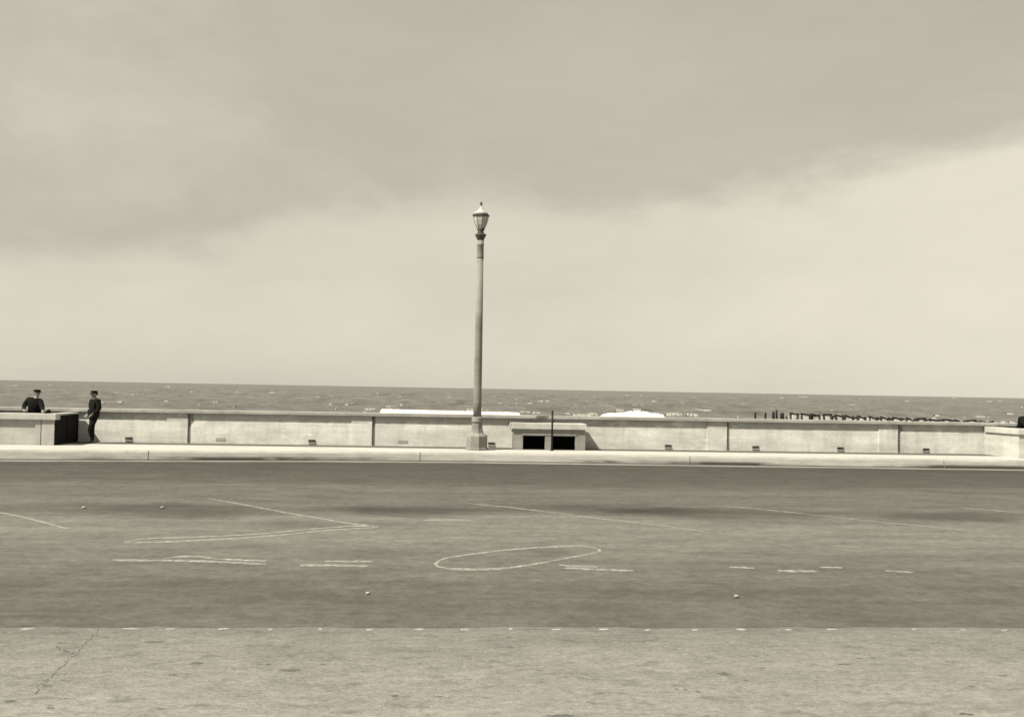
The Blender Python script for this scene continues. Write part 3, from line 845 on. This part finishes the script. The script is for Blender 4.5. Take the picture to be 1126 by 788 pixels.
# trestles: two posts and a sloping cap beam each
xs = []; x = 870.0; i = 0
while x < 1085:
    xs.append(x); x += 12.0+.15*i; i += 1
ordn = ['first','second','third','fourth','fifth','sixth','seventh','eighth','ninth','tenth','eleventh','twelfth','thirteenth','fourteenth','fifteenth','sixteenth','seventeenth','eighteenth']
for i, px in enumerate(xs[:18]):
    t = (px-870)/215
    hor = HOR+(px-CXP)*math.tan(ROLL)
    top = hor+20.9+5.2*t
    x0_, z0_ = at(px, top, PD); x1_, _ = at(px+8.5, top, PD)
    e = empty('trestle', (x0_, PD, SEA), f'{ordn[i]} broken pier trestle in the surf counted from the tallest pile', 'trestle', 'broken pier trestles in the surf')
    h = z0_-SEA; wx = x1_-x0_; yj = random.uniform(-.6, .6)
    hh2 = h+random.uniform(-.12, .05)
    for k, xx in enumerate((0, wx)):
        bm = bmesh.new(); w = random.uniform(.24, .42); le = random.uniform(-.25, .25)
        lathe(bm, [(w,-1.5),(w,0),(w*.85,(h if k == 0 else hh2)-.12)], 9)
        for q in bm.verts: q.co.x += xx+le*(q.co.z-h); q.co.y += yj
        link('post', bm, M['timber'], e, True)
    bm = bmesh.new(); box(bm, -.25, wx+.2, yj-.18, yj+.18, h-.36, h+.08, .02)
    sl = random.uniform(-.38, .06)
    for q in bm.verts: q.co.z += sl*q.co.x
    link('cap_beam', bm, M['timber'], e)
    if i % 2 == 1 or i > 6:
        bm = bmesh.new(); box(bm, wx, wx+random.uniform(.5, 1.9), yj-.16, yj+.16, h*.6-.3, h*.6+.15, .02)
        for q in bm.verts: q.co.z += (q.co.x-wx)*.22
        link('brace', bm, M['timber'], e)
# foam washing between the trestles
bm = bmesh.new(); prev = None
for i in range(180):
    px = 866+i*1.4; t = (px-870)/215
    hor = HOR+(px-CXP)*math.tan(ROLL)
    x, z = at(px, hor+24.2+3.0*min(t,1)+1.8*math.sin(i*.75)*math.sin(i*.21)-(2.0 if 4 < i < 11 else 0), PD+3)
    z = max(z, SEA+.2)
    ring = [bm.verts.new((x, PD+1.6, SEA-.5)), bm.verts.new((x, PD+2.2, SEA+(z-SEA)*.7)), bm.verts.new((x, PD+3, z)), bm.verts.new((x, PD+5, SEA-.5))]
    if prev:
        for k in range(3): bm.faces.new((prev[k], ring[k], ring[k+1], prev[k+1]))
    prev = ring
struct(link('surf_foam', bm, M['spray2'], None, True), 'stuff', 'foam washing between the broken pier trestles')['category'] = 'foam'

# ---------------------------------------------------------------- world, sun, camera
SE, SA = 50.0, 58.0          # sun elevation; angle off the wall's normal, towards the left behind the camera
w = bpy.data.worlds.new('World'); S.world = w; w.use_nodes = True
n = w.node_tree.nodes; l = w.node_tree.links; bg = n['Background']
sky = n.new('ShaderNodeTexSky'); sky.sky_type = 'NISHITA'; sky.sun_disc = False
sdir = Vector((-math.sin(R(SA))*math.cos(R(SE)), -math.cos(R(SA))*math.cos(R(SE)), math.sin(R(SE))))
sky.sun_elevation = R(SE); sky.sun_rotation = math.atan2(sdir.x, sdir.y)
sky.dust_density = 3.0; sky.air_density = 1.0
bw = n.new('ShaderNodeRGBToBW'); l.new(sky.outputs[0], bw.inputs[0])
def wm(op, a, b=None, c=None, clamp=False):
    m = n.new('ShaderNodeMath'); m.operation = op; m.use_clamp = clamp
    for i, v_ in enumerate((a, b, c)):
        if v_ is None: continue
        if isinstance(v_, (int, float)): m.inputs[i].default_value = v_
        else: l.new(v_, m.inputs[i])
    return m.outputs[0]
tc = n.new('ShaderNodeTexCoord')
def dot(vec):
    d = n.new('ShaderNodeVectorMath'); d.operation = 'DOT_PRODUCT'; d.inputs[1].default_value = vec
    l.new(tc.outputs['Generated'], d.inputs[0]); return d.outputs['Value']
Fv = Vector((math.sin(YAW), math.cos(YAW), 0)); Rv = Vector((math.cos(YAW), -math.sin(YAW), 0)); Zv = Vector((0,0,1))
def nz(scale, det, sc=(1,1,1), loc=(0,0,0), rough=.55):
    mp = n.new('ShaderNodeMapping'); mp.inputs['Scale'].default_value = sc; mp.inputs['Location'].default_value = loc
    mp.inputs['Rotation'].default_value = (0, R(-8), 0)
    l.new(tc.outputs['Generated'], mp.inputs[0])
    t = n.new('ShaderNodeTexNoise'); t.inputs['Scale'].default_value = scale; t.inputs['Detail'].default_value = det
    t.inputs['Roughness'].default_value = rough
    l.new(mp.outputs[0], t.inputs['Vector']); return t.outputs['Fac']
s_ = dot(Zv-.105*Rv-.172*Fv)
s_ = wm('ADD', s_, wm('MULTIPLY', wm('SUBTRACT', nz(3.2, 4, (1,1,2.2), (.3,0,.2)), .5), .13))
s_ = wm('ADD', s_, wm('MULTIPLY', wm('SUBTRACT', nz(9, 7, (1,1,2.8), rough=.7), .5), .05))
mr = n.new('ShaderNodeMapRange'); mr.interpolation_type = 'SMOOTHSTEP'
mr.inputs['From Min'].default_value = -.016; mr.inputs['From Max'].default_value = .026
mr.inputs['To Min'].default_value = 1.0; mr.inputs['To Max'].default_value = 0.0
l.new(s_, mr.inputs['Value'])
haze = mr.outputs[0]
# thin cloud wisps everywhere
wisp = nz(4, 6, (1,1,3), (2.3,0,1), .6)
rgt = wm('MAXIMUM', dot(Rv), 0)
SKY = dict(bw=.55, low=1.0)
clear = wm('MULTIPLY', wm('POWER', bw.outputs[0], .10), 1.45)
base = wm('MULTIPLY', clear, wm('ADD', .86, wm('MULTIPLY', wisp, .26)))
hz = wm('SUBTRACT', 1.0, wm('MULTIPLY', wm('ABSOLUTE', dot(Zv)), 9.0), None, True)
blobn = nz(2.4, 5, (1,1,1.6), (5.1,0,3.3), .6)
mrb = n.new('ShaderNodeMapRange'); mrb.interpolation_type = 'SMOOTHSTEP'
mrb.inputs['From Min'].default_value = .52; mrb.inputs['From Max'].default_value = .70
l.new(blobn, mrb.inputs['Value'])
base = wm('MULTIPLY', base, wm('ADD', 1.0, wm('ADD', wm('MULTIPLY', hz, .10), wm('MULTIPLY', wm('MULTIPLY', mrb.outputs[0], .12), wm('SUBTRACT', 1.0, haze)))))
veil = wm('ADD', wm('ADD', 1.27, wm('MULTIPLY', rgt, .45)), wm('MULTIPLY', wm('SUBTRACT', wisp, .5), .02))
val = wm('MULTIPLY', base, wm('ADD', 1.0, wm('MULTIPLY', haze, wm('SUBTRACT', veil, 1.0))))
tint = n.new('ShaderNodeVectorMath'); tint.operation = 'SCALE'; tint.inputs[0].default_value = (1.0, .940, .775)
l.new(val, tint.inputs['Scale'])
l.new(tint.outputs[0], bg.inputs['Color']); bg.inputs['Strength'].default_value = .15

sl = bpy.data.lights.new('sun', 'SUN'); sl.energy = 4.0; sl.angle = R(.6); sl.color = (1.0, .935, .778)
sun = bpy.data.objects.new('sun', sl); COL.objects.link(sun)
sun.rotation_euler = (-sdir).to_track_quat('-Z', 'Y').to_euler(); sun.location = (-20, -10, 30)

cd = bpy.data.cameras.new('camera'); cam = bpy.data.objects.new('camera', cd); COL.objects.link(cam)
cd.sensor_width = 36; cd.lens = 36*F_PX/1126; cd.clip_end = 60000; cd.clip_start = .1
fw = Fv*math.cos(PITCH)+Zv*math.sin(PITCH); up = Zv*math.cos(PITCH)-Fv*math.sin(PITCH)
r2 = Rv*math.cos(ROLL)+up*math.sin(ROLL); u2 = up*math.cos(ROLL)-Rv*math.sin(ROLL)
m = Matrix((r2, u2, -fw)).transposed().to_4x4(); m.translation = (0, 0, EYE); cam.matrix_world = m
S.camera = cam
S.view_settings.view_transform = 'Standard'; S.view_settings.look = 'None'; S.view_settings.gamma = 1
S.view_settings.use_curve_mapping = False; S.view_settings.exposure = 1.15
S.cycles.pixel_filter_type = 'BLACKMAN_HARRIS'; S.cycles.filter_width = 1.6
